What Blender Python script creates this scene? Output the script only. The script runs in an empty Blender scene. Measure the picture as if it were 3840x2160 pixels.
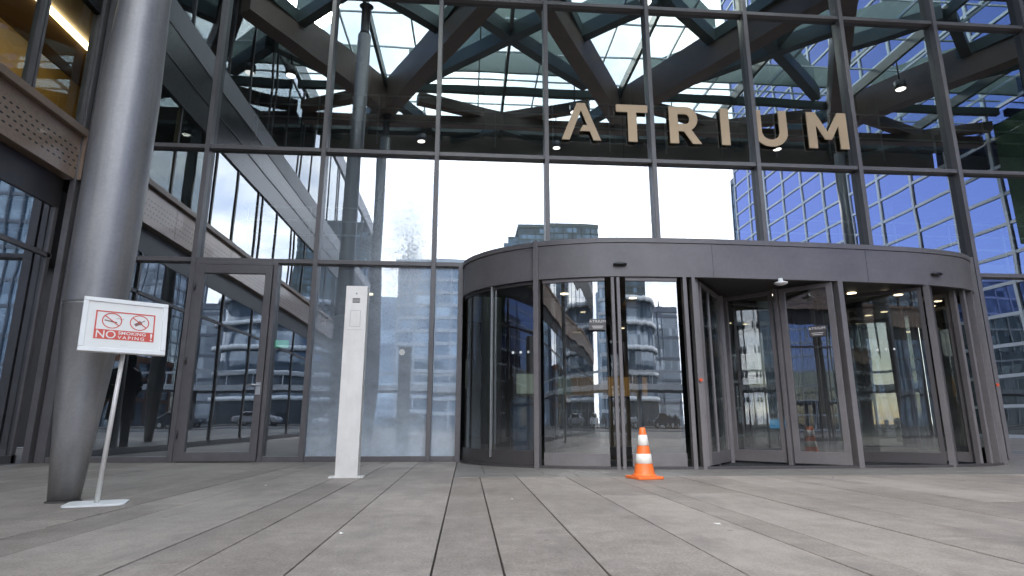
import bpy, math, random
from mathutils import Vector, Matrix
R = math.radians
random.seed(7)
S = bpy.context.scene
COL = S.collection
FY = 8.377                      # the plane of the glass front
ROWS = [2.70, 4.388, 7.056, 9.95]
CZ0, CZ1 = 10.0, 11.0           # canopy beams: underside and top
CW = 12.09                      # how far the canopy reaches out

# ------------------------------------------------------------------ helpers
def empty(name, loc=(0, 0, 0), rz=0.0):
    o = bpy.data.objects.new(name, None); COL.objects.link(o)
    o.location = loc; o.rotation_euler = (0, 0, rz); o.empty_display_size = .2
    return o
def tag(o, label=None, cat=None, group=None, kind=None):
    if label: o['label'] = label
    if cat: o['category'] = cat
    if group: o['group'] = group
    if kind: o['kind'] = kind
    return o
class MB:
    def __init__(s): s.v = []; s.f = []; s.sm = []
    def add(s, vs, fs, smooth=False):
        n = len(s.v); s.v += [tuple(v) for v in vs]
        s.f += [tuple(i + n for i in f) for f in fs]; s.sm += [smooth] * len(fs); return s
    def box(s, x0, x1, y0, y1, z0, z1, M=None):
        vs = [Vector((x, y, z)) for z in (z0, z1) for y in (y0, y1) for x in (x0, x1)]
        if M is not None: vs = [M @ v for v in vs]
        return s.add(vs, [(0, 2, 3, 1), (4, 5, 7, 6), (0, 1, 5, 4), (2, 6, 7, 3), (0, 4, 6, 2), (1, 3, 7, 5)])
    def quad(s, a, b, c, d): return s.add([a, b, c, d], [(0, 1, 2, 3)])
    def prism(s, poly, z0, z1, M=None):
        n = len(poly); vs = [Vector((p[0], p[1], z)) for z in (z0, z1) for p in poly]
        if M is not None: vs = [M @ v for v in vs]
        fs = [tuple(range(n))[::-1], tuple(range(n, 2 * n))] + [(i, (i + 1) % n, n + (i + 1) % n, n + i) for i in range(n)]
        return s.add(vs, fs)
    def beam(s, p, q, w, z0, z1):
        """a straight bar from p to q (plan points)"""
        p = Vector(p[:2]); q = Vector(q[:2]); d = (q - p).normalized(); n = Vector((-d.y, d.x)) * w / 2
        return s.prism([p - n, q - n, q + n, p + n], z0, z1)
    def band(s, path, th, z0, z1, smooth=True):
        """a strip of thickness th standing on a plan path (th to the inner side)"""
        n = len(path); out = [Vector(p) for p in path]; inn = []
        for i, p in enumerate(out):
            a = out[max(0, i - 1)]; b = out[min(n - 1, i + 1)]; d = (b - a).normalized()
            inn.append(p + Vector((-d.y, d.x)) * th)
        vs = [(p.x, p.y, z) for L in (out, inn) for z in (z0, z1) for p in L]
        o0, o1, i0, i1 = 0, n, 2 * n, 3 * n; fs = []
        for k in range(n - 1):
            fs.append((o0 + k, o0 + k + 1, o1 + k + 1, o1 + k)); fs.append((i0 + k + 1, i0 + k, i1 + k, i1 + k + 1))
            fs.append((o1 + k, o1 + k + 1, i1 + k + 1, i1 + k)); fs.append((o0 + k + 1, o0 + k, i0 + k, i0 + k + 1))
        fs.append((o0, o1, i1, i0)); fs.append((o0 + n - 1, i0 + n - 1, i1 + n - 1, o1 + n - 1))
        return s.add(vs, fs)
    def lathe(s, prof, n=32, c=(0, 0), smooth=True, sx=1, sy=1, M=None):
        vs = []; fs = []
        for r, z in prof:
            for k in range(n):
                a = 2 * math.pi * k / n; vs.append(Vector((c[0] + r * math.cos(a) * sx, c[1] + r * math.sin(a) * sy, z)))
        if M is not None: vs = [M @ v for v in vs]
        for j in range(len(prof) - 1):
            for k in range(n):
                fs.append((j * n + k, j * n + (k + 1) % n, (j + 1) * n + (k + 1) % n, (j + 1) * n + k))
        s.add(vs, fs, smooth)
        m = len(s.v) - len(vs)
        s.f.append(tuple(m + k for k in range(n))[::-1]); s.sm.append(False)
        s.f.append(tuple(m + (len(prof) - 1) * n + k for k in range(n))); s.sm.append(False)
        return s
    def tube(s, p, q, r, n=12, r2=None):
        p = Vector(p); q = Vector(q); d = q - p; L = d.length
        M = Matrix.Translation(p) @ d.to_track_quat('Z', 'Y').to_matrix().to_4x4()
        return s.lathe([(r, 0), (r if r2 is None else r2, L)], n=n, M=M)
    def build(s, name, mat, parent=None, bevel=0.0, loc=None):
        me = bpy.data.meshes.new(name); me.from_pydata(s.v, [], s.f)
        me.polygons.foreach_set('use_smooth', s.sm); me.update()
        o = bpy.data.objects.new(name, me); COL.objects.link(o)
        if mat: me.materials.append(mat)
        if parent: o.parent = parent
        if loc: o.location = loc
        if bevel:
            b = o.modifiers.new('bevel', 'BEVEL'); b.width = bevel; b.segments = 2; b.limit_method = 'ANGLE'; b.angle_limit = R(40)
        return o
def copy_tree(o, parent=None):
    c = o.copy(); COL.objects.link(c); c.parent = parent
    for ch in list(o.children): copy_tree(ch, c)
    return c

# ---------------------------------------------------------------- materials
def newmat(name):
    m = bpy.data.materials.new(name); m.use_nodes = True; nt = m.node_tree; nt.nodes.clear()
    out = nt.nodes.new('ShaderNodeOutputMaterial'); return m, nt, out
def N(nt, typ, **kw):
    n = nt.nodes.new(typ)
    for k, v in kw.items():
        if k.startswith('i_'): n.inputs[k[2:].replace('_', ' ')].default_value = v
        else: setattr(n, k, v)
    return n
def L(nt, a, b): nt.links.new(a, b)
def math_(nt, op, a, b=None, clamp=False):
    n = nt.nodes.new('ShaderNodeMath'); n.operation = op; n.use_clamp = clamp
    for i, v in enumerate((a, b)):
        if v is None: continue
        if isinstance(v, (int, float)): n.inputs[i].default_value = v
        else: nt.links.new(v, n.inputs[i])
    return n.outputs[0]
def noise(nt, vec, scale, detail=4, rough=.55, xyz=(1, 1, 1)):
    mp = N(nt, 'ShaderNodeMapping'); mp.inputs['Scale'].default_value = xyz; L(nt, vec, mp.inputs['Vector'])
    n = N(nt, 'ShaderNodeTexNoise'); n.inputs['Scale'].default_value = scale; n.inputs['Detail'].default_value = detail
    n.inputs['Roughness'].default_value = rough; L(nt, mp.outputs[0], n.inputs['Vector']); return n.outputs['Fac']
def ramp(nt, fac, stops):
    r = N(nt, 'ShaderNodeValToRGB'); e = r.color_ramp.elements
    while len(e) < len(stops): e.new(.5)
    for k, (p, c) in enumerate(stops):
        e[k].position = p; e[k].color = c if len(c) == 4 else (*c, 1)
    L(nt, fac, r.inputs[0]); return r.outputs[0]
def paint(name, col, rough=.5, metal=0.0, var=.12, scale=3.0, bump=0.0, xyz=(1, 1, 1), rv=.1, spec=.5, coat=0.0):
    """surface with slight uneven colour, dirt and gloss"""
    m, nt, out = newmat(name); P = N(nt, 'ShaderNodeBsdfPrincipled')
    g = N(nt, 'ShaderNodeNewGeometry').outputs['Position']
    a = noise(nt, g, scale, 5, .6, xyz); b = noise(nt, g, scale * 9, 3, .6, xyz)
    f = math_(nt, 'ADD', math_(nt, 'MULTIPLY', a, .7), math_(nt, 'MULTIPLY', b, .3))
    lo = tuple(c * (1 - var) for c in col); hi = tuple(min(1, c * (1 + var)) for c in col)
    L(nt, ramp(nt, f, [(.3, lo), (.7, hi)]), P.inputs['Base Color'])
    rr = N(nt, 'ShaderNodeMapRange'); rr.inputs['To Min'].default_value = max(.02, rough - rv); rr.inputs['To Max'].default_value = min(1, rough + rv)
    L(nt, b, rr.inputs['Value']); L(nt, rr.outputs[0], P.inputs['Roughness'])
    P.inputs['Metallic'].default_value = metal; P.inputs['Specular IOR Level'].default_value = spec; P.inputs['Coat Weight'].default_value = coat
    if bump:
        bm = N(nt, 'ShaderNodeBump'); bm.inputs['Strength'].default_value = bump; bm.inputs['Distance'].default_value = .01
        L(nt, b, bm.inputs['Height']); L(nt, bm.outputs[0], P.inputs['Normal'])
    L(nt, P.outputs[0], out.inputs[0]); return m
def emit(name, col, st):
    m, nt, out = newmat(name); e = N(nt, 'ShaderNodeEmission'); e.inputs[0].default_value = (*col, 1); e.inputs[1].default_value = st
    L(nt, e.outputs[0], out.inputs[0]); return m
def glass(name, base, tint, refl=(1, 1, 1), wave=0.0, wscale=.7, dirt=0, xyz=(1, 1, 1), p=5):
    """coated window glass: part mirror, part clear; each pane a little out of true"""
    m, nt, out = newmat(name)
    geo = N(nt, 'ShaderNodeNewGeometry'); pos = geo.outputs['Position']
    lw = N(nt, 'ShaderNodeLayerWeight'); lw.inputs[0].default_value = .5
    fac = math_(nt, 'ADD', math_(nt, 'MULTIPLY', math_(nt, 'POWER', lw.outputs['Facing'], p), 1 - base), base, True)
    tr = N(nt, 'ShaderNodeBsdfTransparent'); tr.inputs[0].default_value = (*tint, 1)
    gl = N(nt, 'ShaderNodeBsdfGlossy'); gl.inputs[0].default_value = (*refl, 1); gl.inputs['Roughness'].default_value = 0.0
    if wave:
        oi = N(nt, 'ShaderNodeObjectInfo'); ad = N(nt, 'ShaderNodeVectorMath', operation='ADD'); mu = N(nt, 'ShaderNodeVectorMath', operation='SCALE')
        cb = N(nt, 'ShaderNodeCombineXYZ'); L(nt, oi.outputs['Random'], cb.inputs[0]); L(nt, oi.outputs['Random'], cb.inputs[1])
        L(nt, cb.outputs[0], mu.inputs[0]); mu.inputs['Scale'].default_value = 17.0
        L(nt, pos, ad.inputs[0]); L(nt, mu.outputs[0], ad.inputs[1])
        h = noise(nt, ad.outputs[0], wscale, 1.5, .4, xyz)
        bm = N(nt, 'ShaderNodeBump'); bm.inputs['Strength'].default_value = 1; bm.inputs['Distance'].default_value = wave
        L(nt, h, bm.inputs['Height']); L(nt, bm.outputs[0], gl.inputs['Normal'])
    mx = N(nt, 'ShaderNodeMixShader'); L(nt, fac, mx.inputs[0]); L(nt, tr.outputs[0], mx.inputs[1]); L(nt, gl.outputs[0], mx.inputs[2])
    res = mx.outputs[0]
    if dirt:
        df = N(nt, 'ShaderNodeBsdfDiffuse'); sx = N(nt, 'ShaderNodeSeparateXYZ'); L(nt, pos, sx.inputs[0])
        if dirt == 1:      # light dust, heavier close to the ground
            df.inputs[0].default_value = (.42, .44, .46, 1)
            low = math_(nt, 'POWER', math_(nt, 'SUBTRACT', 1.0, math_(nt, 'MULTIPLY', sx.outputs[2], .55), True), 3)
            st = noise(nt, pos, 3, 6, .7, (1, 1, .35)); sp = noise(nt, pos, 60, 2, .6)
            k = math_(nt, 'ADD', math_(nt, 'MULTIPLY', math_(nt, 'MULTIPLY', low, st), .22), math_(nt, 'MULTIPLY', math_(nt, 'GREATER_THAN', sp, .74), .25))
            k = math_(nt, 'ADD', k, .008, True)
        else:              # dried spray and soot: the pane beside the steel pillar
            df.inputs[0].default_value = (.62, .70, .80, 1)
            dx = math_(nt, 'MULTIPLY', math_(nt, 'SUBTRACT', sx.outputs[0], -.85), 1.3); dz = math_(nt, 'MULTIPLY', math_(nt, 'SUBTRACT', sx.outputs[2], 2.75), .62)
            rad = math_(nt, 'SQRT', math_(nt, 'ADD', math_(nt, 'MULTIPLY', dx, dx), math_(nt, 'MULTIPLY', dz, dz)))
            near = math_(nt, 'SUBTRACT', 1.0, rad, True)
            n1 = noise(nt, pos, 1.6, 7, .75); n2 = noise(nt, pos, 34, 6, .85); n3 = noise(nt, pos, 95, 2, .6)
            low = math_(nt, 'POWER', math_(nt, 'SUBTRACT', 1.0, math_(nt, 'MULTIPLY', sx.outputs[2], .42), True), 1.3)
            k = math_(nt, 'MULTIPLY', math_(nt, 'ADD', math_(nt, 'MULTIPLY', low, .72), .26), math_(nt, 'ADD', n1, .15))
            blot = math_(nt, 'MULTIPLY', math_(nt, 'GREATER_THAN', math_(nt, 'ADD', n2, math_(nt, 'MULTIPLY', near, .20)), .68), math_(nt, 'MULTIPLY', near, .40))
            spot = math_(nt, 'MULTIPLY', math_(nt, 'GREATER_THAN', n3, .66), math_(nt, 'ADD', math_(nt, 'MULTIPLY', near, .7), .05))
            smear = math_(nt, 'MULTIPLY', math_(nt, 'MULTIPLY', near, noise(nt, pos, 2.6, 6, .8, (1, 1, .6))), 1.15)
            k = math_(nt, 'ADD', math_(nt, 'ADD', math_(nt, 'ADD', k, smear), blot), spot, True)
            soot = math_(nt, 'MULTIPLY', math_(nt, 'GREATER_THAN', n2, .56), math_(nt, 'POWER', near, .7), True)
            cr = ramp(nt, soot, [(0, (.66, .74, .84)), (.5, (.42, .39, .37)), (1, (.74, .72, .68))]); L(nt, cr, df.inputs[0])
        m2 = N(nt, 'ShaderNodeMixShader'); L(nt, k, m2.inputs[0]); L(nt, res, m2.inputs[1]); L(nt, df.outputs[0], m2.inputs[2]); res = m2.outputs[0]
    L(nt, res, out.inputs[0]); return m

M = {}
M['frame'] = paint('coated_aluminium', (.148, .137, .142), .36, .0, .18, 2.5, .05)
M['frame_dark'] = paint('dark_aluminium', (.055, .05, .052), .4, .0, .15, 2)
M['steel'] = None
M['front'] = glass('front_glass', .36, (.42, .50, .50), (.93, .98, 1.0), .0038, .6, dirt=1)
M['front_dirty'] = glass('sprayed_glass', .36, (.42, .50, .50), (.90, .96, 1.0), .0035, .55, dirt=2)
M['door_glass'] = glass('curved_glass', .25, (.55, .58, .55), (.95, .97, .95), .0022, 3.0, dirt=1, xyz=(2.2, 2.2, .10))
M['leaf_dark'] = glass('leaf_glass', .15, (.62, .64, .60), (.95, .97, .95), .003, 1.6, dirt=1, xyz=(1.5, 1.5, .2))
M['wing_glass'] = glass('wing_glass', .50, (.35, .38, .40), (.92, .96, 1.0), .004, .6)
M['wing_clear'] = glass('wing_clear_glass', .10, (.78, .80, .74), (.9, 1, 1), .004, .6)
M['wing_dark'] = glass('upper_wing_glass', .22, (.2, .22, .24), (.92, .96, 1.0), .004, .6)
M['blue_glass'] = glass('blue_glass', .72, (.10, .12, .25), (.29, .34, .62), .006, .4)
M['roof_glass'] = glass('roof_glass', .10, (.74, .84, .81), (.8, .9, .88), p=6)
M['bronze'] = paint('bronze_cladding', (.30, .215, .165), .42, .2, .14, 5, .1)
M['beam'] = paint('canopy_cladding', (.20, .150, .12), .5, .0, .2, 1.2, .1)
M['rib'] = paint('green_grey_steel', (.07, .092, .088), .45, .0, .15, 1.5)
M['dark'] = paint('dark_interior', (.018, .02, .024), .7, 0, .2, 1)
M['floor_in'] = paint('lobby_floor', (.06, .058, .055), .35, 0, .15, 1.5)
M['white'] = paint('white_enamel', (.80, .80, .80), .35, 0, .03, 4)
M['white_rail'] = paint('white_steel', (.72, .76, .78), .4, 0, .05, 4)
M['grey'] = paint('grey_panel', (.38, .38, .40), .5, 0, .1, 3)
M['black'] = paint('black_plastic', (.015, .015, .017), .3, 0, .1, 5)
M['orange'] = paint('orange_pvc', (.80, .17, .035), .48, 0, .16, 9, .1)
M['reflective'] = paint('white_sleeve', (.74, .73, .70), .45, 0, .10, 20)
M['letter'] = paint('bronze_letter', (.56, .40, .25), .42, .1, .05, 3)
M['letter_side'] = M['letter']
M['red'] = paint('sign_red', (.62, .07, .045), .5, 0, .05, 30)
M['paper'] = paint('sign_paper', (.80, .79, .77), .6, 0, .02, 30)
M['inkgrey'] = paint('sign_grey', (.25, .12, .11), .6, 0, .05, 30)
M['brass'] = paint('satin_steel', (.60, .60, .60), .3, .8, .05, 20)
M['yellow'] = paint('yellow_wall', (.36, .23, .07), .6, 0, .12, 1.5)
M['brownceil'] = paint('brown_ceiling', (.20, .12, .06), .5, 0, .15, 1.5)
M['warm'] = emit('warm_lamp', (1, .82, .55), 4); M['lamp'] = emit('cool_lamp', (1, .95, .85), 4)
M['greenlit'] = emit('exit_sign_green', (.08, .75, .35), .35); M['bluelit'] = emit('blue_screen', (.05, .35, .75), .9)
M['screen'] = emit('poster_light', (.55, .68, .60), .14); M['amber'] = emit('amber_light', (1, .55, .16), .12)
M['bin'] = paint('blue_plastic', (.02, .12, .30), .4, 0, .1, 5)
M['redbtn'] = paint('red_button', (.55, .08, .03), .4, 0, .05, 20)
M['green'] = paint('clipped_ivy', (.03, .075, .025), .8, 0, .8, 9, .6)
M['upstand'] = paint('pale_green_upstand', (.30, .36, .32), .5, 0, .1, 2)
M['wood'] = paint('desk_wood', (.30, .16, .07), .5, 0, .2, 6)

def steel_mat():
    m, nt, out = newmat('brushed_steel'); P = N(nt, 'ShaderNodeBsdfPrincipled'); tc = N(nt, 'ShaderNodeNewGeometry').outputs['Position']
    a = noise(nt, tc, 14, 4, .6, (1, 1, .05)); b = noise(nt, tc, 2.2, 6, .65, (1, 1, .5)); c = noise(nt, tc, 45, 2, .6)
    f = math_(nt, 'ADD', math_(nt, 'ADD', math_(nt, 'MULTIPLY', a, .35), math_(nt, 'MULTIPLY', b, .5)), math_(nt, 'MULTIPLY', c, .15))
    L(nt, ramp(nt, f, [(.38, (.21, .21, .215)), (.5, (.275, .27, .27)), (.62, (.345, .337, .333))]), P.inputs['Base Color'])
    P.inputs['Metallic'].default_value = .5
    r = N(nt, 'ShaderNodeMapRange'); r.inputs['To Min'].default_value = .38; r.inputs['To Max'].default_value = .54; L(nt, b, r.inputs['Value']); L(nt, r.outputs[0], P.inputs['Roughness'])
    bm = N(nt, 'ShaderNodeBump'); bm.inputs['Strength'].default_value = .25; bm.inputs['Distance'].default_value = .004; L(nt, a, bm.inputs['Height']); L(nt, bm.outputs[0], P.inputs['Normal'])
    L(nt, P.outputs[0], out.inputs[0]); return m
M['steel'] = steel_mat()
def satin_mat():
    m, nt, out = newmat('satin_stainless'); P = N(nt, 'ShaderNodeBsdfPrincipled'); tc = N(nt, 'ShaderNodeNewGeometry').outputs['Position']
    b = noise(nt, tc, 3, 6, .7, (1, 1, 1)); c = noise(nt, tc, 24, 3, .6, (1, 1, .3))
    f = math_(nt, 'ADD', math_(nt, 'MULTIPLY', b, .75), math_(nt, 'MULTIPLY', c, .25))
    L(nt, ramp(nt, f, [(.35, (.74, .71, .68)), (.55, (.82, .80, .77)), (.7, (.87, .85, .83))]), P.inputs['Base Color'])
    P.inputs['Metallic'].default_value = .08; P.inputs['Roughness'].default_value = .38
    L(nt, P.outputs[0], out.inputs[0]); return m
M['satin'] = satin_mat()
def perf_mat():
    """fascia panel with rows of small slots"""
    m, nt, out = newmat('perforated_panel'); P = N(nt, 'ShaderNodeBsdfPrincipled'); pos = N(nt, 'ShaderNodeNewGeometry').outputs['Position']
    sx = N(nt, 'ShaderNodeSeparateXYZ'); L(nt, pos, sx.inputs[0])
    row = math_(nt, 'MULTIPLY', sx.outputs[2], 11.0); odd = math_(nt, 'MULTIPLY', math_(nt, 'MODULO', math_(nt, 'FLOOR', row), 2.0), .5)
    u = math_(nt, 'SUBTRACT', math_(nt, 'FRACT', math_(nt, 'ADD', math_(nt, 'MULTIPLY', sx.outputs[1], 9.0), odd)), .5)
    v = math_(nt, 'SUBTRACT', math_(nt, 'FRACT', row), .5)
    d = math_(nt, 'ADD', math_(nt, 'MULTIPLY', math_(nt, 'MULTIPLY', u, u), 14.), math_(nt, 'MULTIPLY', math_(nt, 'MULTIPLY', v, v), 50.))
    hole = math_(nt, 'MULTIPLY', math_(nt, 'LESS_THAN', d, 1.0), math_(nt, 'MULTIPLY', math_(nt, 'LESS_THAN', sx.outputs[2], 4.25), math_(nt, 'GREATER_THAN', sx.outputs[2], 3.9)))
    n = noise(nt, pos, 30, 3, .6); base = ramp(nt, n, [(.3, (.36, .26, .20)), (.7, (.46, .335, .26))])
    mx = N(nt, 'ShaderNodeMix', data_type='RGBA'); L(nt, hole, mx.inputs[0]); L(nt, base, mx.inputs[6]); mx.inputs[7].default_value = (.03, .03, .035, 1)
    L(nt, mx.outputs[2], P.inputs['Base Color']); P.inputs['Roughness'].default_value = .3; P.inputs['Metallic'].default_value = .25; P.inputs['Coat Weight'].default_value = .3
    L(nt, P.outputs[0], out.inputs[0]); return m
M['perf'] = perf_mat()
def paving_mat():
    m, nt, out = newmat('grey_concrete_slabs'); P = N(nt, 'ShaderNodeBsdfPrincipled'); g = N(nt, 'ShaderNodeNewGeometry'); pos = g.outputs['Position']
    a = noise(nt, pos, .9, 6, .65); b = noise(nt, pos, 9, 6, .75); c = noise(nt, pos, 90, 3, .7); s = noise(nt, pos, 3.5, 4, .7, (1, .35, 1))
    f = math_(nt, 'ADD', math_(nt, 'MULTIPLY', a, .35), math_(nt, 'MULTIPLY', b, .3)); f = math_(nt, 'ADD', f, math_(nt, 'MULTIPLY', c, .35))
    f = math_(nt, 'ADD', f, math_(nt, 'MULTIPLY', math_(nt, 'SUBTRACT', g.outputs['Random Per Island'], .5), .085))
    col = ramp(nt, f, [(.41, (.168, .138, .120)), (.5, (.252, .214, .190)), (.59, (.345, .298, .266))])
    mx = N(nt, 'ShaderNodeMix', data_type='RGBA'); L(nt, math_(nt, 'MULTIPLY', math_(nt, 'GREATER_THAN', noise(nt, pos, 55, 2, .5), .735), .5), mx.inputs[0]); L(nt, col, mx.inputs[6]); mx.inputs[7].default_value = (.42, .40, .37, 1)
    m3 = N(nt, 'ShaderNodeMix', data_type='RGBA'); L(nt, math_(nt, 'MULTIPLY', math_(nt, 'SUBTRACT', s, .5, True), 2.2, True), m3.inputs[0]); L(nt, mx.outputs[2], m3.inputs[6]); m3.inputs[7].default_value = (.115, .10, .095, 1)
    vo = N(nt, 'ShaderNodeTexVoronoi'); vo.inputs['Scale'].default_value = 2.1; L(nt, pos, vo.inputs['Vector'])
    vs = N(nt, 'ShaderNodeSeparateColor'); L(nt, vo.outputs['Color'], vs.inputs[0])
    gum = math_(nt, 'LESS_THAN', vo.outputs['Distance'], math_(nt, 'MULTIPLY', vs.outputs[0], .055))
    m4 = N(nt, 'ShaderNodeMix', data_type='RGBA'); L(nt, math_(nt, 'MULTIPLY', gum, .55), m4.inputs[0]); L(nt, m3.outputs[2], m4.inputs[6]); m4.inputs[7].default_value = (.09, .08, .075, 1)
    L(nt, m4.outputs[2], P.inputs['Base Color'])
    rr = N(nt, 'ShaderNodeMapRange'); rr.inputs['To Min'].default_value = .45; rr.inputs['To Max'].default_value = .8; L(nt, b, rr.inputs['Value']); L(nt, rr.outputs[0], P.inputs['Roughness'])
    bm = N(nt, 'ShaderNodeBump'); bm.inputs['Strength'].default_value = .35; bm.inputs['Distance'].default_value = .004
    L(nt, math_(nt, 'ADD', c, math_(nt, 'MULTIPLY', b, .5)), bm.inputs['Height']); L(nt, bm.outputs[0], P.inputs['Normal'])
    L(nt, P.outputs[0], out.inputs[0]); return m
M['paving'] = paving_mat()
M['joint'] = paint('joint_sand', (.06, .055, .05), .9, 0, .3, 8)
M['asphalt'] = paint('asphalt', (.06, .06, .062), .8, 0, .2, 1.5, .2)
M['plaza'] = paint('plaza_paving', (.10, .095, .09), .7, 0, .2, .6, .1)
M['threshold'] = paint('threshold_granite', (.16, .147, .138), .55, 0, .2, 6, .2)
M['metal_plate'] = paint('metal_threshold', (.5, .47, .42), .35, .5, .15, 8)

# --------------------------------------------------------------- the setting
JX = [-5.5, -4.95, -4.4, -3.9, -3.4, -2.86, -2.283, -2.03, -1.758, -1.213, -.966, -.60, -.11, .138, .49, .955, 1.37, 1.56, 2.04, 2.42, 2.93, 3.4, 3.87, 4.45, 4.9, 5.4, 5.95, 6.4, 7.0, 7.6, 8.3, 9.0, 9.8, 10.7, 11.7, 12.9, 13.8, 14.9, 15.8, 16.9, 17.9]
g = MB().quad((-400, -500, -.03), (400, -500, -.03), (400, 300, -.03), (-400, 300, -.03)).build('ground', M['joint']); tag(g, kind='structure', label='dark joint bed and ground under the paving')
pv = MB()
for i in range(len(JX) - 1):
    y = -6.0 - random.random() * 1.5
    end = 5.93 if JX[i] > -.35 else FY + .02
    while y < end:
        Ln = random.choice((2.4, 3.0, 3.6, 4.2)); y2 = min(y + Ln, end)
        if end - y2 < .3: y2 = end
        h = random.uniform(-.0012, .0012)
        pv.box(JX[i] + .0035, JX[i + 1] - .0035, y + .0008, y2 - .0008, -.06, h); y = y2
pv.build('paving', M['paving'], bevel=.003); tag(bpy.data.objects['paving'], 'long grey concrete paving slabs running towards the glass front', kind='structure')
th = MB()
x = -.105
th.box(-.105, .19, 6.305, FY + .02, -.06, .001)
while x < 17.0:
    th.box(x, x + .595, 5.94, 6.30, -.06, .0); th.box(x + .3, x + .895, 6.305, FY + .02, -.06, .001); x += .6
o = th.build('threshold_paving', M['threshold'], bevel=.003); tag(o, 'darker strip of paving in front of the revolving door', kind='structure')
o = MB().quad((-60, -24, -.012), (60, -24, -.012), (60, -6, -.012), (-60, -6, -.012)).build('forecourt', M['plaza']); tag(o, kind='structure', label='open paved forecourt beyond the canopy')
o = MB().quad((-150, -46, -.016), (150, -46, -.016), (150, -24, -.016), (-150, -24, -.016)).build('road', M['asphalt']); tag(o, kind='structure', label='asphalt road beyond the forecourt')
mk = MB()
for k in range(-20, 21): mk.box(k * 6, k * 6 + 3, -35.08, -34.92, -.014, -.010)
o = mk.build('road_marking', M['white']); tag(o, kind='structure')
o = MB().box(-150, 150, -24.2, -24, -.2, .06).build('kerb', M['grey']); tag(o, kind='structure')
o = MB().box(-150, 150, -70, -46, -.2, .10).build('pavement', M['plaza']); tag(o, kind='structure')

# ------------------------------------------------------------ glass front
bld = empty('office_building', (0, FY, 0)); tag(bld, 'glass front of the office building with grey frames behind the revolving door', 'building')
bld.location = (0, 0, 0)
MX = [-3.776 + 1.638 * (i - 1) for i in range(0, 14)]      # MX[0] is the corner
MX[0] = -5.36
XR = 17.85
fr = M['frame']
DX0, DX1 = -.11, 7.02           # the opening taken by the revolving door
for i, x in enumerate(MX):
    if i == 0: continue
    z0 = 2.73 if DX0 < x < DX1 else 0.0
    m = MB().box(x - .032, x + .032, FY - .11, FY + .10, z0, 10.0)
    m.build('mullion', fr, bld, bevel=.004)
cp = MB().box(-5.55, -5.47, FY - .13, FY + .1, 0, 10.0).build('corner_post', fr, bld, bevel=.004); MB().box(-5.42, -5.30, FY - .10, FY + .1, 0, 10.0).build('corner_post', fr, bld, bevel=.004); MB().box(-5.47, -5.42, FY - .04, FY + .09, 0, 10.0).build('corner_seal', M['frame_dark'], bld)
def transom(x0, x1, z, h=.055, d=.08):
    MB().box(x0, x1, FY - d, FY + .08, z - h / 2, z + h / 2).build('transom', fr, bld, bevel=.003)
segs = [-5.30] + MX[1:] + [XR]
for z in ROWS:
    for a, b in zip(segs[:-1], segs[1:]):
        transom(a + (.032 if a > -5.2 else 0), b - (.032 if b < XR else 0), z if z < 9.9 else 9.965, .06)
for a, b in zip(segs[:-1], segs[1:]):           # bottom rail
    if b <= DX0 - .3 + .3 and b < DX0: transom(a + (.032 if a > -5.2 else 0), b - .032, .035, .07)
transom(-.468, -.145, .035, .07)
for a, b in zip(segs[:-1], segs[1:]):
    if a > DX1: transom(a + .032, b - (.032 if b < XR else 0), .035, .07)
MB().box(DX0 - .035, DX0 + .035, FY - .16, FY + .1, 0, 2.67).build('door_post', fr, bld, bevel=.004)
MB().box(DX1 - .035, DX1 + .045, FY - .16, FY + .1, 0, 2.67).build('door_post', fr, bld, bevel=.004)
transom(DX1 + .045, MX[8] - .032 if MX[8] > DX1 else MX[8], .035, .07)
def pane(x0, x1, z0, z1, mat, parent=bld, y=FY):
    dx = random.uniform(-.002, .002); dz = random.uniform(-.0012, .0012)      # every pane hangs a hair out of true
    return MB().quad((x0, y - dx + dz, z0), (x1, y + dx + dz, z0), (x1, y + dx - dz, z1), (x0, y - dx - dz, z1)).build('window_pane', mat, parent)
zs = [0.07, 2.70, 4.388, 7.056, 9.95]
for a, b in zip(segs[:-1], segs[1:]):
    for r in range(4):
        x0, x1 = a + .02, b - .02
        mat = M['front']
        if r == 0 and b > DX0 and a < DX1:
            if a < DX0: x1 = DX0 - .02
            elif b > DX1: x0 = DX1 + .02
            else: continue
        if abs(a - MX[1]) < .01 and r == 0:
            x0 = -2.65
        if (abs(a - MX[2]) < .01 and r <= 0) or (abs(a - MX[3]) < .01 and r == 0): mat = M['front_dirty']
        if abs(a - MX[2]) < .01 and r == 1: mat = M['front_dirty']
        pane(x0, x1, zs[r] + (.02 if r else 0), zs[r + 1] - .02, mat)
# framed door leaf in the front
d = MB()
d.box(-3.744, -3.70, FY - .10, FY + .06, 0, 2.67).box(-2.69, -2.638, FY - .10, FY + .06, 0, 2.67).box(-3.70, -2.69, FY - .10, FY + .06, 2.625, 2.67)
df = d.build('door_frame', fr, bld, bevel=.004)
dd = MB().box(-3.692, -3.60, FY - .125, FY - .05, .012, 2.617).box(-2.79, -2.698, FY - .125, FY - .05, .012, 2.617).box(-3.60, -2.79, FY - .125, FY - .05, 2.50, 2.617).box(-3.60, -2.79, FY - .125, FY - .05, .012, .13).build('door', fr, bld, bevel=.004)
tag(dd, 'tall narrow glazed door leaf in grey frame')
pane(-3.605, -2.785, .125, 2.505, M['front'], dd, FY - .09)
h = MB().box(-2.775, -2.715, FY - .137, FY - .125, .86, 1.02).tube((-2.745, FY - .13, .985), (-2.745, FY - .185, .985), .011).tube((-2.745, FY - .18, .985), (-2.875, FY - .18, .985), .010)
h.build('handle', M['brass'], dd)
for z in (.35, 1.3, 2.3): MB().tube((-3.705, FY - .135, z - .05), (-3.705, FY - .135, z + .05), .011).build('hinge', M['frame_dark'], dd)
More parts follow.
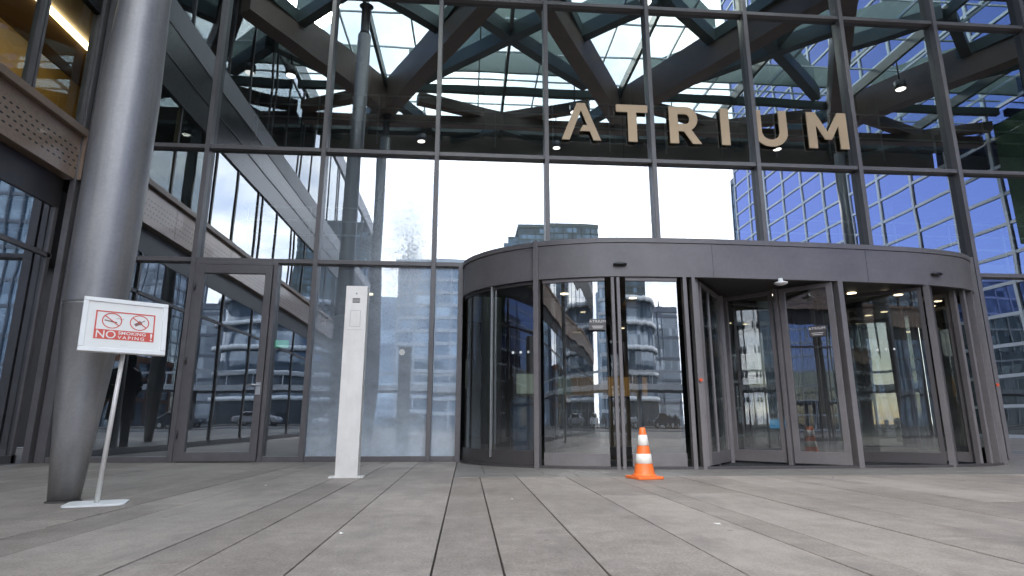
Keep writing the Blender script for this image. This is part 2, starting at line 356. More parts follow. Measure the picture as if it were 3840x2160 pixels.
# lobby behind the glass
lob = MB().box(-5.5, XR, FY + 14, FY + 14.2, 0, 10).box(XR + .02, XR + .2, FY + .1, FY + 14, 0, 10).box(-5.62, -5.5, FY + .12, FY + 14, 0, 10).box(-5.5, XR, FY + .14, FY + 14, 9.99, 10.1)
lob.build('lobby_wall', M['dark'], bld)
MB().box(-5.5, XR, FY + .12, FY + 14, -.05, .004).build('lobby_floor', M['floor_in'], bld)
gal = MB().box(-5.5, XR, FY + 6, FY + 13.9, 4.2, 4.6).box(-5.5, XR, FY + 6, FY + 13.9, 7.3, 7.7).build('gallery', M['grey'], bld)
for z in (4.6, 7.7):
    rl = MB()
    for k in range(16): rl.box(-5.4 + k * 1.5, -5.36 + k * 1.5, FY + 5.86, FY + 5.9, z - .3, z + 1.05)
    for q in (.35, .7, 1.05): rl.box(-5.48, XR - .02, FY + 5.87, FY + 5.89, z + q - .02, z + q + .02)
    rl.build('gallery_railing', M['white_rail'], bld)
for x in (-3.0, .6, 4.2, 7.8, 11.4): MB().lathe([(.25, 0), (.25, 9.98)], 24, (x, FY + 6.6)).build('lobby_column', M['grey'], bld)
for (x, y, w, z0, z1, mm) in ((.95, FY + 3.2, .42, 1.05, 1.42, 'screen'), (1.75, FY + 3.6, .34, 1.05, 1.4, 'screen'), (-.9, FY + 4.2, .22, 1.2, 1.8, 'screen')):
    MB().box(x, x + w, y, y + .04, z0, z1).build('notice_board', M[mm], bld)
for (x, y, z) in ((1.1, FY + 3, 3.1), (4.4, FY + 2.5, 2.9), (5.6, FY + 4, 3.2), (7.1, FY + 4.5, 3.2), (2.4, FY + 5, 3.6), (6.2, FY + 3, 3.5), (9.2, FY + 3, 3.4), (-2.2, FY + 5, 3.3)):
    MB().lathe([(.07, z), (.07, z + .03)], 16, (x, y)).build('ceiling_light', M['warm'], bld)

# canopy over the forecourt ------------------------------------------------
can = empty('entrance_canopy', (0, 0, 0)); tag(can, 'triangulated brown canopy with glazed triangles high over the forecourt, mirrored in the upper panes', 'canopy')
s_ = 7.44; hrow = s_ * .866
def cn(row, k): return (-2.72 + s_ * k + (s_ / 2 if row % 2 else 0), FY - (9.2 - hrow * row))
def clip(p, q, y0, y1, x0=-5.45, x1=XR):
    p = Vector(p); q = Vector(q); t0, t1 = 0., 1.; d_ = q - p
    for (pp, dd_, lo, hi) in ((p.x, d_.x, x0, x1), (p.y, d_.y, y0, y1)):
        if abs(dd_) < 1e-9:
            if pp < lo or pp > hi: return None
            continue
        a, b = (lo - pp) / dd_, (hi - pp) / dd_
        if a > b: a, b = b, a
        t0, t1 = max(t0, a), min(t1, b)
    return None if t1 - t0 < .02 else (p + d_ * t0, p + d_ * t1)
YO = FY - CW
def cbeam(p, q, w, z0, z1, mat, name):
    c = clip(p, q, YO + .2, FY - .12)
    if c: MB().beam(c[0], c[1], w, z0, z1).build(name, mat, can)
off = 0
for row in (-1, 0, 1):
    for k in range(-3, 4):
        p = cn(row, k); up = cn(row + 1, k), cn(row + 1, k + (1 if row % 2 else -1))
        for q in up:
            off += 1; e = (off % 2) * .003
            if row == -1: cbeam(p, q, .30, 10.55 + e, 10.93 - e, M['rib'], 'outer_rib')
            else: cbeam(p, q, .42, CZ0 + e, CZ1 - .02 - e, M['beam'], 'main_beam')
MB().box(-5.45, XR, YO, YO + .2, CZ0, CZ1).build('edge_beam', M['beam'], can)
for (dist, w, z0, z1, mat) in ((9.8, .30, 9.98, 10.28, 'beam'), (8.95, .16, 10.7, 10.94, 'rib'), (11.3, .2, 10.5, 10.9, 'rib'), (2.76, .36, 10.1, 10.92, 'beam')):
    MB().box(-5.45, XR, FY - dist - w / 2, FY - dist + w / 2, z0, z1).build('cross_beam', M[mat], can)
for d_ in (11.6,):
    MB().box(-5.45, XR, FY - d_ - .03, FY - d_ + .03, 10.56, 10.97).build('outer_rafter', M['rib'], can)
for k in range(-2, 3):                      # cells that point at the building
    cx = cn(1, k)[0]; A_ = cn(0, k); B_ = cn(0, k + 1); yN = FY - 2.76; z0, z1 = 10.72, 10.97
    cbeam((cx, FY - .2), (cx, FY - 12), .085, z0 - .05, z1 + .01, M['rib'], 'centre_rib')
    for sg_ in (-1, 1):
        e = .004 * (sg_ + 1)
        cbeam((cx + sg_ * 2.5, FY - 8.2), (cx - sg_ * 1.05, FY - 5.0), .26, 10.55 + e, z1 - e, M['rib'], 'rib')
        cbeam((cx + sg_ * 2.5, FY - 8.2), (cx - sg_ * 1.05, FY - 5.0), .06, 11.03 + e, 11.75 - e, M['upstand'], 'upstand')
        cbeam((cx + sg_ * 2.75, FY - 8.95), (cx + sg_ * .05, FY - 10.05), .30, 10.3 + e, 10.62 - e, M['beam'], 'rib')
        cbeam((cx + sg_ * 1.75, FY - 11.9), (cx + sg_ * .05, FY - 10.95), .20, 10.42 + e, 10.7 - e, M['rib'], 'rib')
        cbeam((cx + sg_ * .95, FY - 4.35), (cx - sg_ * .4, FY - 3.4), .22, 10.56 + e, z1 - e, M['rib'], 'rib')
    MB().box(cx - 3.0, cx + 3.0, FY - 8.28, FY - 8.2, 11.03, 11.7).build('upstand', M['upstand'], can)
    ax = A_[0]
    cbeam((ax, FY - .2), (ax, FY - 9.2), .085, z0 - .05, z1 + .01, M['rib'], 'centre_rib')
    for sg_ in (-1, 1):
        e = .004 * (sg_ + 1)
        cbeam((ax + sg_ * 1.95, FY - 5.9), (ax + sg_ * .1, FY - 4.3), .25, 10.6 + e, z1 - e, M['rib'], 'rib')
        cbeam((ax + sg_ * 1.95, FY - 5.9), (ax + sg_ * .1, FY - 4.3), .06, 11.03 + e, 11.7 - e, M['upstand'], 'upstand')
        cbeam((ax + sg_ * .9, FY - 7.6), (ax + sg_ * 2.9, FY - 3.6), .16, 10.62 + e, z1 - e, M['rib'], 'rib')
gb = MB()
for k in range(13): gb.box(-5.4 + k * 1.86 - .02, -5.4 + k * 1.86 + .02, YO + .2, FY - .1, 11.02, 11.10)
for k in range(8): gb.box(-5.45, XR, YO + .3 + k * 1.5 - .02, YO + .3 + k * 1.5 + .02, 11.10, 11.14)
gb.build('glazing_bars', M['white_rail'], can)
MB().quad((-5.5, YO + .1, 11.0), (XR, YO + .1, 11.0), (XR, FY, 11.0), (-5.5, FY, 11.0)).build('glazing', M['roof_glass'], can)

# steel columns -----------------------------------------------------------
def make_column(x, y, label):
    c = empty('steel_column', (x, y, 0)); tag(c, label, 'column', 'round steel columns carrying the canopy')
    prof = [(.088, 0), (.120, .4), (.154, .85), (.186, 1.272), (.1875, 1.276), (.1875, 1.284), (.188, 1.30), (.197, 1.8), (.2, 2.25), (.196, 2.9), (.170, 3.72), (.15, 6), (.15, 9.2)]
    MB().lathe(prof[:5], 64).build('foot', M['steel'], c)
    MB().lathe([(.105, -.01), (.100, .004), (.094, .008), (.089, .010)], 48).build('collar', M['joint'], c)
    MB().lathe(prof[5:], 64).build('shaft', M['steel'], c)
    MB().lathe([(.1865, 1.2765), (.1900, 1.2775), (.1900, 1.2835), (.1865, 1.2838)], 64).build('weld_seam', M['brass'], c)
    MB().lathe([(.15, 9.2), (.10, 9.3), (.10, 9.95), (.16, 9.98)], 32).build('head', M['frame_dark'], c)
    return c
col = make_column(-2.585, 4.291, 'thick brushed steel column with tapered foot behind the no smoking sign')
col.rotation_euler = (0, .008, 0)
c2 = copy_tree(col); c2.rotation_euler = (0, 0, 0); c2.location = (-2.72, FY - 9.2, 0); tag(c2, 'steel column out on the forecourt, mirrored beside the stained pane', 'column')
c3 = copy_tree(col); c3.rotation_euler = (0, 0, 0); c3.location = (12.16, FY - 9.2, 0); tag(c3, 'steel column out on the forecourt, mirrored before the blue gridded glass', 'column')

# left wing ---------------------------------------------------------------
WX = -5.55
lw = empty('left_wing', (0, 0, 0)); tag(lw, 'left wing with brown perforated fascia and a yellow room behind its upper window', 'building')
Y0, Y1 = -20.0, FY
def wing_box(name, mat, x0, x1, y0, y1, z0, z1, bevel=0): return MB().box(x0, x1, y0, y1, z0, z1).build(name, mat, lw, bevel=bevel)
y = 8.27; ys = []
while y > Y0: ys.append(y); y -= 2.7
for j, yy in enumerate(ys):
    y2 = max(yy - 2.7, Y0)
    f_ = wing_box('fascia', M['perf'], WX - .3, WX + .06, y2 + .004, yy - .004, 3.80, 4.44, .003)
    wing_box('ledge', M['bronze'], WX - .3, WX + .13, y2 + .003, yy - .003, 4.445, 4.55, .004)
wing_box('fascia_backing', M['frame_dark'], WX - .4, WX - .31, Y0, FY + .1, 3.8, 4.5)
wing_box('spandrel', M['frame_dark'], WX - .14, WX - .08, Y0, FY - .12, 3.36, 3.79)
wing_box('ledge_end', M['bronze'], WX - .3, WX + .13, 8.275, FY - .12, 3.8, 4.55)
for (z0, z1) in ((7.62, 8.15), (11.2, 11.9)):
    wing_box('upper_fascia', M['grey'], WX - .3, WX + .06, Y0, FY - .12, z0, z1)
y = 8.2; k = 0
while y > Y0:
    wing_box('window_post', M['frame'], WX - .14, WX - .07, y - .03, y + .03, 0, 3.36)
    y2 = max(Y0, y - 1.9)
    MB().quad((WX - .10, y - .02, .1), (WX - .10 + random.uniform(-.002, .002), y2 + .02, .1), (WX - .10 + random.uniform(-.002, .002), y2 + .02, 3.36), (WX - .10, y - .02, 3.36)).build('window_pane', M['wing_glass'], lw)
    y -= 1.9
wing_box('window_transom', M['frame'], WX - .13, WX - .07, Y0, FY - .12, 2.66, 2.72); wing_box('window_transom', M['frame'], WX - .13, WX - .07, Y0, FY - .12, 0, .10)
P2 = [8.28, 7.22] + [7.22 - 1.5 * k for k in range(1, 19)]
for k, yy in enumerate(P2):
    for e in ((-.0,) if k < 2 else ((-.17, .17) if k % 2 else (.1,))):
        for z0, z1 in ((4.56, 7.61), (8.16, 11.19)):
            if k < 2: wing_box('window_post', M['frame'], WX - .06, WX + .05, yy - .05, yy - .012, z0, z1); wing_box('window_post', M['frame'], WX - .06, WX + .05, yy + .012, yy + .05, z0, z1)
            else: wing_box('window_post', M['frame_dark'], WX - .06, WX + .025, yy + e - .028, yy + e + .028, z0, z1)
for k in range(len(P2) - 1):
    a, b = P2[k], P2[k + 1]
    for z0, z1 in ((4.55, 7.62), (8.15, 11.2)):
        mt = M['wing_clear'] if (k < 3 and z0 < 5) else M['wing_dark'] if z0 > 5 else M['wing_glass']
        MB().quad((WX, a, z0), (WX + random.uniform(-.004, .004), b, z0), (WX + random.uniform(-.004, .004), b, z1), (WX, a, z1)).build('window_pane', mt, lw)
wing_box('upper_spandrel', M['black'], WX - .05, WX + .045, Y0, FY - .135, 6.40, 7.615)
wing_box('spandrel_trim', M['frame_dark'], WX - .05, WX + .06, Y0, FY - .135, 7.0, 7.04)
core = MB().box(-12, -9.2, Y0, 14, 0, 11.85).box(-9.2, WX - .35, Y0, Y0 + .2, 0, 11.85).box(-9.2, WX - .35, Y0, 14, 11.6, 11.85)
for z in (3.82, 7.65): core.box(-9.19, WX - .42, Y0 + .2, 13.9, z, z + .25)
core.build('inner_wall', M['dark'], lw)
# yellow room
rm = MB().box(-8.1, -8.0, 5.2, 13.0, 4.1, 7.2).box(-8.0, -5.75, 12.9, 13.0, 4.1, 7.2).build('room_wall', M['yellow'], lw)
MB().box(-8.1, -5.7, 5.2, 13.0, 7.2, 7.3).build('room_ceiling', M['brownceil'], lw)
MB().box(-7.05, -6.93, 7.4, 11.0, 7.15, 7.19).build('strip_light', emit('strip_light', (1, .86, .5), 8), lw)
MB().box(-7.95, -7.9, 9.8, 11.2, 5.1, 6.2).build('wall_screen', M['black'], lw)
MB().box(-7.99, -7.94, 5.2, 8.1, 4.1, 7.2).build('green_panel', paint('green_wall', (.10, .24, .18), .5), lw)

# right wing --------------------------------------------------------------
rw = empty('right_wing', (0, 0, 0)); tag(rw, 'right wing of blue mirror glass with a white grid, mirrored above the revolving door', 'building')
RX = 18.0; RY0 = -20.2
gr = MB(); y = 8.3; k = 0
ny = int((8.3 - RY0) / 1.8)
for j in range(ny + 1):
    yy = RY0 + j * (8.3 - RY0) / ny
    MB().box(RX - .06, RX + .04, yy - .06, yy + .06, 0, 34).build('grid_post', M['white_rail'], rw)
z = .05; j = 0
while z < 34:
    MB().box(RX - .05, RX + .04, RY0, 8.3, z - .055, z + .055).build('grid_rail', M['white_rail'], rw)
    z += 1.0; j += 1
for j in range(ny):
    a = RY0 + j * (8.3 - RY0) / ny; b = a + (8.3 - RY0) / ny
    for (z0, z1) in ((0, 4.05), (4.05, 8.05), (8.05, 12.05), (12.05, 17.05), (17.05, 23.05), (23.05, 29.05), (29.05, 34)):
        e = [random.uniform(-.006, .006) for _ in range(4)]
        MB().quad((RX + e[0], a, z0), (RX + e[1], b, z0), (RX + e[2], b, z1), (RX + e[3], a, z1)).build('window_pane', M['wing_dark'] if z0 < 1 else M['blue_glass'], rw)
MB().box(RX - .16, RX - .07, -.8, 7.9, 6.2, 10.4).build('green_wall', M['green'], rw)
MB().box(RX + .08, RX + 12, RY0, 14, 0, 34).box(RX - .06, RX + 12, RY0 - .05, 8.3, 34.0, 34.3).build('body', M['dark'], rw)

# ------------------------------------------------------- revolving entrance
rev = empty('revolving_entrance', (3.4, 7.4, 0)); tag(rev, 'wide oval grey revolving entrance with curved fascia and glass leaves', 'revolving door')
rev.location = (0, 0, 0)
KP = [(-.075, 8.20), (-.04, 7.95), (.10, 7.66), (.37, 7.34), (.82, 7.03), (1.28, 6.86), (1.75, 6.77), (2.7, 6.74), (3.5, 6.76), (4.5, 6.80), (5.5, 6.88), (6.05, 6.98), (6.45, 7.12), (6.78, 7.40), (6.95, 7.8), (6.985, 8.20)]
def spline(pts, n=8):
    out = []
    P = [Vector(p) for p in pts]; P = [P[0] * 2 - P[1]] + P + [P[-1] * 2 - P[-2]]
    for i in range(1, len(P) - 2):
        for k in range(n):
            t = k / n; a, b, c, d_ = P[i - 1:i + 3]
            out.append(.5 * ((2 * b) + (c - a) * t + (2 * a - 5 * b + 4 * c - d_) * t * t + (3 * b - a - 3 * c + d_) * t ** 3))
    out.append(P[-2]); return out
PATH = spline(KP)
def inset(path, d_):
    o_ = []
    for i, p in enumerate(path):
        a = path[max(0, i - 1)]; b = path[min(len(path) - 1, i + 1)]; t = (b - a).normalized(); o_.append(p + Vector((-t.y, t.x)) * d_)
    return o_
def sub(path, x0, x1, mid=3.4):
    return [p for p in path if x0 <= p.x <= x1]
FZ0, FZ1 = 2.19, 2.60
MB().band(PATH, .05, FZ0, FZ1).build('fascia', fr, rev)
MB().band(inset(PATH, -.012), .06, FZ1 + .006, 2.665).build('fascia_cap', fr, rev)
top = inset(PATH, .055); MB().prism([(p.x, p.y) for p in top], 2.62, 2.655).build('roof', M['frame_dark'], rev)
ceil = inset(PATH, .06); MB().prism([(p.x, p.y) for p in ceil], 2.215, 2.24).build('ceiling', paint('door_ceiling', (.045, .042, .04), .45, 0, .1, 2), rev)
def post(x, y, w=.06, d_=.10, z0=0, z1=FZ0, a=0, mat=None, name='post'):
    Mx = Matrix.Translation((x, y, 0)) @ Matrix.Rotation(a, 4, 'Z'); w *= .8; d_ *= .8
    return MB().box(-w / 2, w / 2, -d_ / 2, d_ / 2, z0, z1, Mx).build(name, mat or fr, rev, bevel=.004)
def leaf(p, q, z0=.03, z1=2.18, rail=.14, stile=.05, toprail=.05, mat='door_glass', name='door_leaf', rmat=None, ends=(1, 1)):
    """flat framed glass leaf; the glass is a child of the frame"""
    p = Vector(p); q = Vector(q); u = (q - p).normalized(); n = Vector((-u.y, u.x)); Lg = (q - p).length
    def P3(s, t, z): v = p + u * s + n * t; return Vector((v.x, v.y, z))
    m = MB(); th = .022
    def bar(s0, s1, za, zb):
        vs = [P3(s, t, z) for z in (za, zb) for t in (-th, th) for s in (s0, s1)]
        m.add(vs, [(0, 2, 3, 1), (4, 5, 7, 6), (0, 1, 5, 4), (2, 6, 7, 3), (0, 4, 6, 2), (1, 3, 7, 5)])
    bar(0, Lg, z0, z0 + rail); bar(0, Lg, z1 - toprail, z1)
    if ends[0]: bar(0, stile, z0 + rail, z1 - toprail)
    if ends[1]: bar(Lg - stile, Lg, z0 + rail, z1 - toprail)
    o_ = m.build(name, rmat or fr, rev, bevel=.003)
    MB().quad(P3(stile * .8, 0, z0 + rail - .01), P3(Lg - stile * .8, 0, z0 + rail - .01), P3(Lg - stile * .8, 0, z1 - toprail + .01), P3(stile * .8, 0, z1 - toprail + .01)).build('leaf_glass', M[mat], o_)
    return o_
def curved(path, z0=.03, z1=2.185, rail=.14, mat='door_glass', rmat=None, name='curved_wall'):
    o_ = MB().band(path, .05, z0, z0 + rail).build(name, rmat or fr, rev)
    MB().band(path, .05, z1 - .04, z1).build('top_rail', rmat or fr, o_)
    mid = inset(path, .025); m = MB(); n = len(mid)
    m.add([(p.x, p.y, z) for z in (z0 + rail - .01, z1 - .03) for p in mid], [(k, k + 1, n + k + 1, n + k) for k in range(n - 1)], True)
    m.build('curved_pane', M[mat], o_); return o_
ip = inset(PATH, .03)
left = [p for p in ip if p.x <= .80 and p.x < 3.4]
curved(left, rail=.16, mat='leaf_dark', rmat=M['frame_dark'])
curved([p for p in ip if .84 <= p.x <= 1.665], name='sliding_leaf'); curved([p for p in ip if 1.775 <= p.x <= 2.52], name='sliding_leaf')
post(.82, 7.035, .075, .12, 0, 2.672, -.45)
post(.30, 7.44, .02, .05, .1, 2.19, -.7, M['brass'], 'strip')
post(1.69, 6.80, .05, .07, .0, 2.18, -.1); post(1.755, 6.795, .05, .07, .0, 2.18, -.1)
post(2.545, 6.77, .06, .09); post(2.65, 6.78, .055, .12); post(2.72, 6.86, .05, .08)
leaf((2.78, 6.92), (3.36, 7.72), mat='door_glass', name='inner_wall')
post(3.03, 7.28, .035, .07); post(3.30, 7.72, .05, .09); post(3.42, 7.80, .07, .10)
leaf((3.50, 7.86), (3.93, 7.36), name='door_leaf'); post(3.95, 7.30, .06, .09, .0, 2.19, -.9)
b_leaf = leaf((3.98, 7.27), (4.42, 6.83), name='door_leaf', stile=.07)
post(4.50, 6.84, .085, .12, 0, 2.19, .1)
leaf((4.78, 7.75), (5.68, 6.98), rail=.13, mat='leaf_dark', name='door_leaf', rmat=M['frame_dark']); post(5.72, 6.94, .10, .08, 0, 2.19, .7); post(5.82, 7.02, .04, .06, 0, 2.19, .2, M['frame_dark'])
post(4.72, 7.8, .06, .06, 0, 2.19, .7)
leaf((6.05, 7.9), (6.32, 7.30), rail=.12, name='side_wall'); post(6.30, 7.22, .06, .08, 0, 2.19, .3); post(6.42, 7.20, .05, .07, 0, 2.19, .3)
post(6.55, 7.24, .05, .10, 0, 2.19, .5); post(6.70, 7.33, .085, .13, 0, 2.672, .8)
curved([p for p in ip if p.x > 6.75], rail=.16, rmat=M['frame_dark'])
leaf((3.5, 8.2), (5.0, 8.75), name='inner_wall', rmat=M['frame_dark']); leaf((1.2, 8.3), (2.6, 8.9), name='inner_wall', rmat=M['frame_dark']); leaf((5.3, 8.7), (6.4, 8.1), name='inner_wall', rmat=M['frame_dark'])
MB().band(inset(PATH, .0), .09, .0, .028).build('threshold', M['frame_dark'], rev)
th2 = MB().prism([(4.55, 6.93), (6.3, 7.1), (6.3, 7.2), (4.55, 7.02)], .0, .012).build('floor_strip', M['metal_plate'], rev)
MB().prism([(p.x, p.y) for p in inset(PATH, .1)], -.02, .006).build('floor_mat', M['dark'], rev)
for (x, y) in ((4.15, 7.75), (5.15, 7.55), (5.55, 7.45), (5.85, 7.6), (2.3, 8.1), (1.3, 7.9)):
    MB().lathe([(.055, 2.208), (.055, 2.213)], 20, (x, y)).build('ceiling_light', M['warm'], rev)
for x in (2.9, 4.9):
    p_ = min(PATH, key=lambda q: abs(q.x - x)); MB().box(p_.x - .0025, p_.x + .0025, p_.y - .0012, p_.y + .02, FZ0 + .002, FZ1 - .002).build('fascia_seam', M['black'], rev)
for (x, y, a) in ((1.78, 6.765, -.05), (5.86, 6.925, .2)):
    Mx = Matrix.Translation((x, y, 2.33)) @ Matrix.Rotation(a, 4, 'Z')
    m = MB().lathe([(.02, -.02), (.075, -.012), (.085, .0), (.075, .012), (.06, .018)], 24, sx=1, sy=.5, M=Mx @ Matrix.Translation((0, -.02, 0)))
    m.build('sensor', M['black'], rev)
m = MB().lathe([(.01, 2.105), (.05, 2.113), (.075, 2.128), (.078, 2.14), (.03, 2.155), (.024, 2.19)], 28, (3.72, 6.73)); m.build('dome_sensor', M['white'], rev)
# red push buttons and round stickers on the stiles
for (x, y, z) in ((2.65, 6.712, .98), (6.735, 7.255, .98)): MB().tube((x, y, z), (x, y - .015, z), .02, 20).build('push_button', M['redbtn'], rev)
def sticker(x, y, z, r=.022, n=20, mat=None, parent=rev, name='sticker'):
    return MB().tube((x, y, z), (x, y - .002, z), r, n).build(name, mat or M['paper'], parent)
for k in range(3): sticker(.55 + k * .09, 7.235 - k * .045, 1.33, .016)
for k in range(3): sticker(5.25 + k * .07, 7.33 - k * .06, 1.42, .014)
sticker(-.90, FY - .006, 1.45, .042, 28, M['reflective'], bld, 'round_sticker')
# nameplate sticker on the leaf glass
def text(body, size, name, mat, parent, loc, rot, ext=.0, align='CENTER', sx=1.0, space=1.0):
    cu = bpy.data.curves.new(name, 'FONT'); cu.body = body; cu.size = size; cu.align_x = align; cu.align_y = 'CENTER'; cu.extrude = ext; cu.space_character = space
    o_ = bpy.data.objects.new(name, cu); COL.objects.link(o_); cu.materials.append(mat); o_.parent = parent; o_.location = loc; o_.rotation_euler = rot; o_.scale = (sx, 1, 1); return o_
def solid(o_):
    bpy.context.view_layer.update(); me = bpy.data.meshes.new_from_object(o_.evaluated_get(bpy.context.evaluated_depsgraph_get()))
    n = bpy.data.objects.new('lettering', me); COL.objects.link(n); n.parent = o_.parent; n.matrix_local = o_.matrix_local.copy(); bpy.data.objects.remove(o_); return n
def plate(cx, cy, a, z, w=.19):
    Mx = Matrix.Translation((cx, cy, z)) @ Matrix.Rotation(a, 4, 'Z')
    p_ = MB().box(-w / 2, w / 2, -.002, 0, -.07, .06, Mx).build('name_plate', paint('smoked_film', (.07, .065, .065), .4), rev)
    e = Mx @ Vector((0, -.0045, .03)); solid(text('ATRIUM', .042, 'plate_lettering', M['paper'], p_, e, (R(90), 0, a), .0008, sx=1.15, space=1.15))
    MB().box(-w * .35, w * .35, -.0035, -.002, -.028, -.022, Mx).box(-w * .30, w * .30, -.0035, -.002, -.048, -.042, Mx).build('plate_line', M['paper'], p_)
plate(4.25, 6.965, -.785, 1.60); plate(1.50, 6.795, -.12, 1.62)

# big letters ---------------------------------------------------------------
sg = empty('building_sign', (3.65, FY - .06, 4.70)); tag(sg, 'large flat bronze capital letters reading ATRIUM fixed to the upper glass', 'sign')
def letter(name, polys, x0, w, hgt=.617):
    m = MB()
    for pl in polys:
        pts = [(x0 - 3.65 + u * w, v * hgt) for u, v in pl]
        Mx = Matrix(((1, 0, 0, 0), (0, 0, 1, 0), (0, 1, 0, 0), (0, 0, 0, 1)))
        m.prism(pts, -.018, .018, Mx)
    o_ = m.build('letter', M['letter'], sg); tag(o_, 'bronze letter ' + name); return o_
def flat_letter(name, outline, x0, w, hole=None, hgt=.617):
    """outline with an optional counter, filled through a curve and turned into a mesh"""
    cu = bpy.data.curves.new('letter', 'CURVE'); cu.dimensions = '2D'; cu.fill_mode = 'BOTH'; cu.extrude = .010
    for pl in [outline] + ([hole] if hole else []):
        sp = cu.splines.new('POLY'); sp.points.add(len(pl) - 1)
        for q, (u, v) in zip(sp.points, pl): q.co = (x0 - 3.65 + u * w, v * hgt, 0, 1)
        sp.use_cyclic_u = True
    t_ = bpy.data.objects.new('tmp', cu); COL.objects.link(t_); bpy.context.view_layer.update()
    me = bpy.data.meshes.new_from_object(t_.evaluated_get(bpy.context.evaluated_depsgraph_get())); bpy.data.objects.remove(t_)
    me.transform(Matrix.Rotation(R(90), 4, 'X')); me.materials.clear(); me.materials.append(M['letter'])
    for p_ in me.polygons: p_.use_smooth = False
    o_ = bpy.data.objects.new('letter', me); COL.objects.link(o_); o_.parent = sg; tag(o_, 'bronze letter ' + name); return o_
sw = .155
flat_letter('A', [(0, 0), (.40, 1), (.61, 1), (1, 0), (.81, 0), (.72, .24), (.46, .24), (.55, .40), (.655, .40), (.505, .80), (.20, 0)], 1.37, .605)
flat_letter('T', [(.36, 0), (.64, 0), (.64, .80), (1, .80), (1, 1), (0, 1), (0, .80), (.36, .80)], 2.225, .495)
arcs = lambda cx, cy, rx, ry, a0, a1, n=14: [(cx + rx * math.cos(R(a0 + (a1 - a0) * k / n)), cy + ry * math.sin(R(a0 + (a1 - a0) * k / n))) for k in range(n + 1)]
flat_letter('R', [(0, 0), (.29, 0), (.29, .33), (.47, .33), (.74, 0), (1.04, 0), (.72, .38)] + arcs(.58, .68, .36, .32, -60, 90) + [(0, 1)], 3.055, .48, [(.29, .53), (.29, .80), (.52, .80)] + arcs(.54, .665, .13, .135, 90, -90, 10))
flat_letter('I', [(0, 0), (1, 0), (1, 1), (0, 1)], 3.875, .135)
flat_letter('U', [(0, 1)] + arcs(.5, .40, .5, .40, 180, 360, 20) + [(1, 1), (.76, 1)] + arcs(.5, .41, .26, .22, 360, 180, 16) + [(.24, 1)], 4.40, .55)
flat_letter('M', [(0, 0), (0, 1), (.22, 1), (.5, .46), (.78, 1), (1, 1), (1, 0), (.785, 0), (.785, .64), (.585, .25), (.415, .25), (.215, .64), (.215, 0)], 5.28, .655)

# sign stand ----------------------------------------------------------------
st = empty('sign_stand', (-2.29, 4.13, 0)); tag(st, 'white framed no smoking no vaping notice on a slim post beside the steel column', 'sign stand')
m = MB(); pts = []
for cx_, cy_, a0 in ((.12, .09, 0), (-.12, .09, 90), (-.12, -.09, 180), (.12, -.09, 270)):
    pts += [(cx_ + .045 * math.cos(R(a0 + 15 * k)), cy_ + .045 * math.sin(R(a0 + 15 * k))) for k in range(7)]
MB().prism(pts, .0, .012, Matrix.Rotation(.35, 4, 'Z')).build('base', M['white'], st, bevel=.003)
MB().tube((.0, .0, .01), (.075, -.075, 1.0), .0145, 20, .013).build('post', M['satin'], st)
Bm = Matrix.Translation((.075, -.10, 1.105)) @ Matrix.Rotation(.60, 4, 'Z') @ Matrix.Rotation(-.30, 4, 'X') @ Matrix.Rotation(R(90), 4, 'X')
# in board space: x right, y up, z towards the viewer
bw, bh = .475, .375
def bbox(x0, x1, y0, y1, z0, z1): return (x0, x1, y0, y1, z0, z1)
MB().box(-bw / 2 + .01, bw / 2 - .01, -bh / 2 + .01, bh / 2 - .01, -.010, .004, Bm).build('backing', M['paper'], st)
w_ = .030
fm = MB().box(-bw / 2, bw / 2, bh / 2 - w_, bh / 2, -.012, .012, Bm).box(-bw / 2, bw / 2, -bh / 2, -bh / 2 + w_, -.012, .012, Bm)
fm.box(-bw / 2, -bw / 2 + w_, -bh / 2 + w_, bh / 2 - w_, -.012, .012, Bm).box(bw / 2 - w_, bw / 2, -bh / 2 + w_, bh / 2 - w_, -.012, .012, Bm)
fm.build('frame', M['white'], st, bevel=.004)
notice = MB().box(-.17, .165, -.118, .0, .0045, .0052, Bm)   # red lower field gets trimmed by frame lines below
notice.v = []; notice.f = []; notice.sm = []
x0, x1, y0, y1 = -.165, .165, -.098, .098
notice.box(x0, x1, y0, -.032, .0045, .0056, Bm)
for (a, b, c, d_) in ((x0, x1, y1 - .008, y1), (x0, x0 + .008, -.032, y1 - .008), (x1 - .008, x1, -.032, y1 - .008)): notice.box(a, b, c, d_, .0045, .0056, Bm)
nt_ = notice.build('notice', M['red'], st)
def ring(cx_, cy_, r, w, mat, z=.0058, n=40):
    vs = [Bm @ Vector((cx_ + rr * math.cos(2 * math.pi * k / n), cy_ + rr * math.sin(2 * math.pi * k / n), z)) for rr in (r, r - w) for k in range(n)]
    fs = [(k, (k + 1) % n, n + (k + 1) % n, n + k) for k in range(n)]
    MB().add(vs, fs).build('prohibition_ring', mat, nt_)
for cx_ in (-.075, .077):
    ring(cx_, .032, .055, .006, M['red'])
    Mx = Bm @ Matrix.Translation((cx_, .032, 0)) @ Matrix.Rotation(R(-40), 4, 'Z')
    MB().box(-.05, .05, -.003, .003, .0062, .0067, Mx).build('prohibition_bar', M['red'], nt_)
Mx = Bm @ Matrix.Translation((-.08, .027, 0)) @ Matrix.Rotation(R(-10), 4, 'Z')
MB().box(-.036, .020, -.004, .004, .0048, .0054, Mx).box(.022, .034, -.004, .004, .0048, .0054, Mx).build('cigarette', M['inkgrey'], nt_)
sm = MB()
for k in range(7): sm.box(-.062 + k * .006 + .01, -.057 + k * .006 + .01, .046 + .005 * math.sin(k * 1.1), .049 + .005 * math.sin(k * 1.1), .0048, .0054, Bm)
sm.build('smoke_mark', M['inkgrey'], nt_)
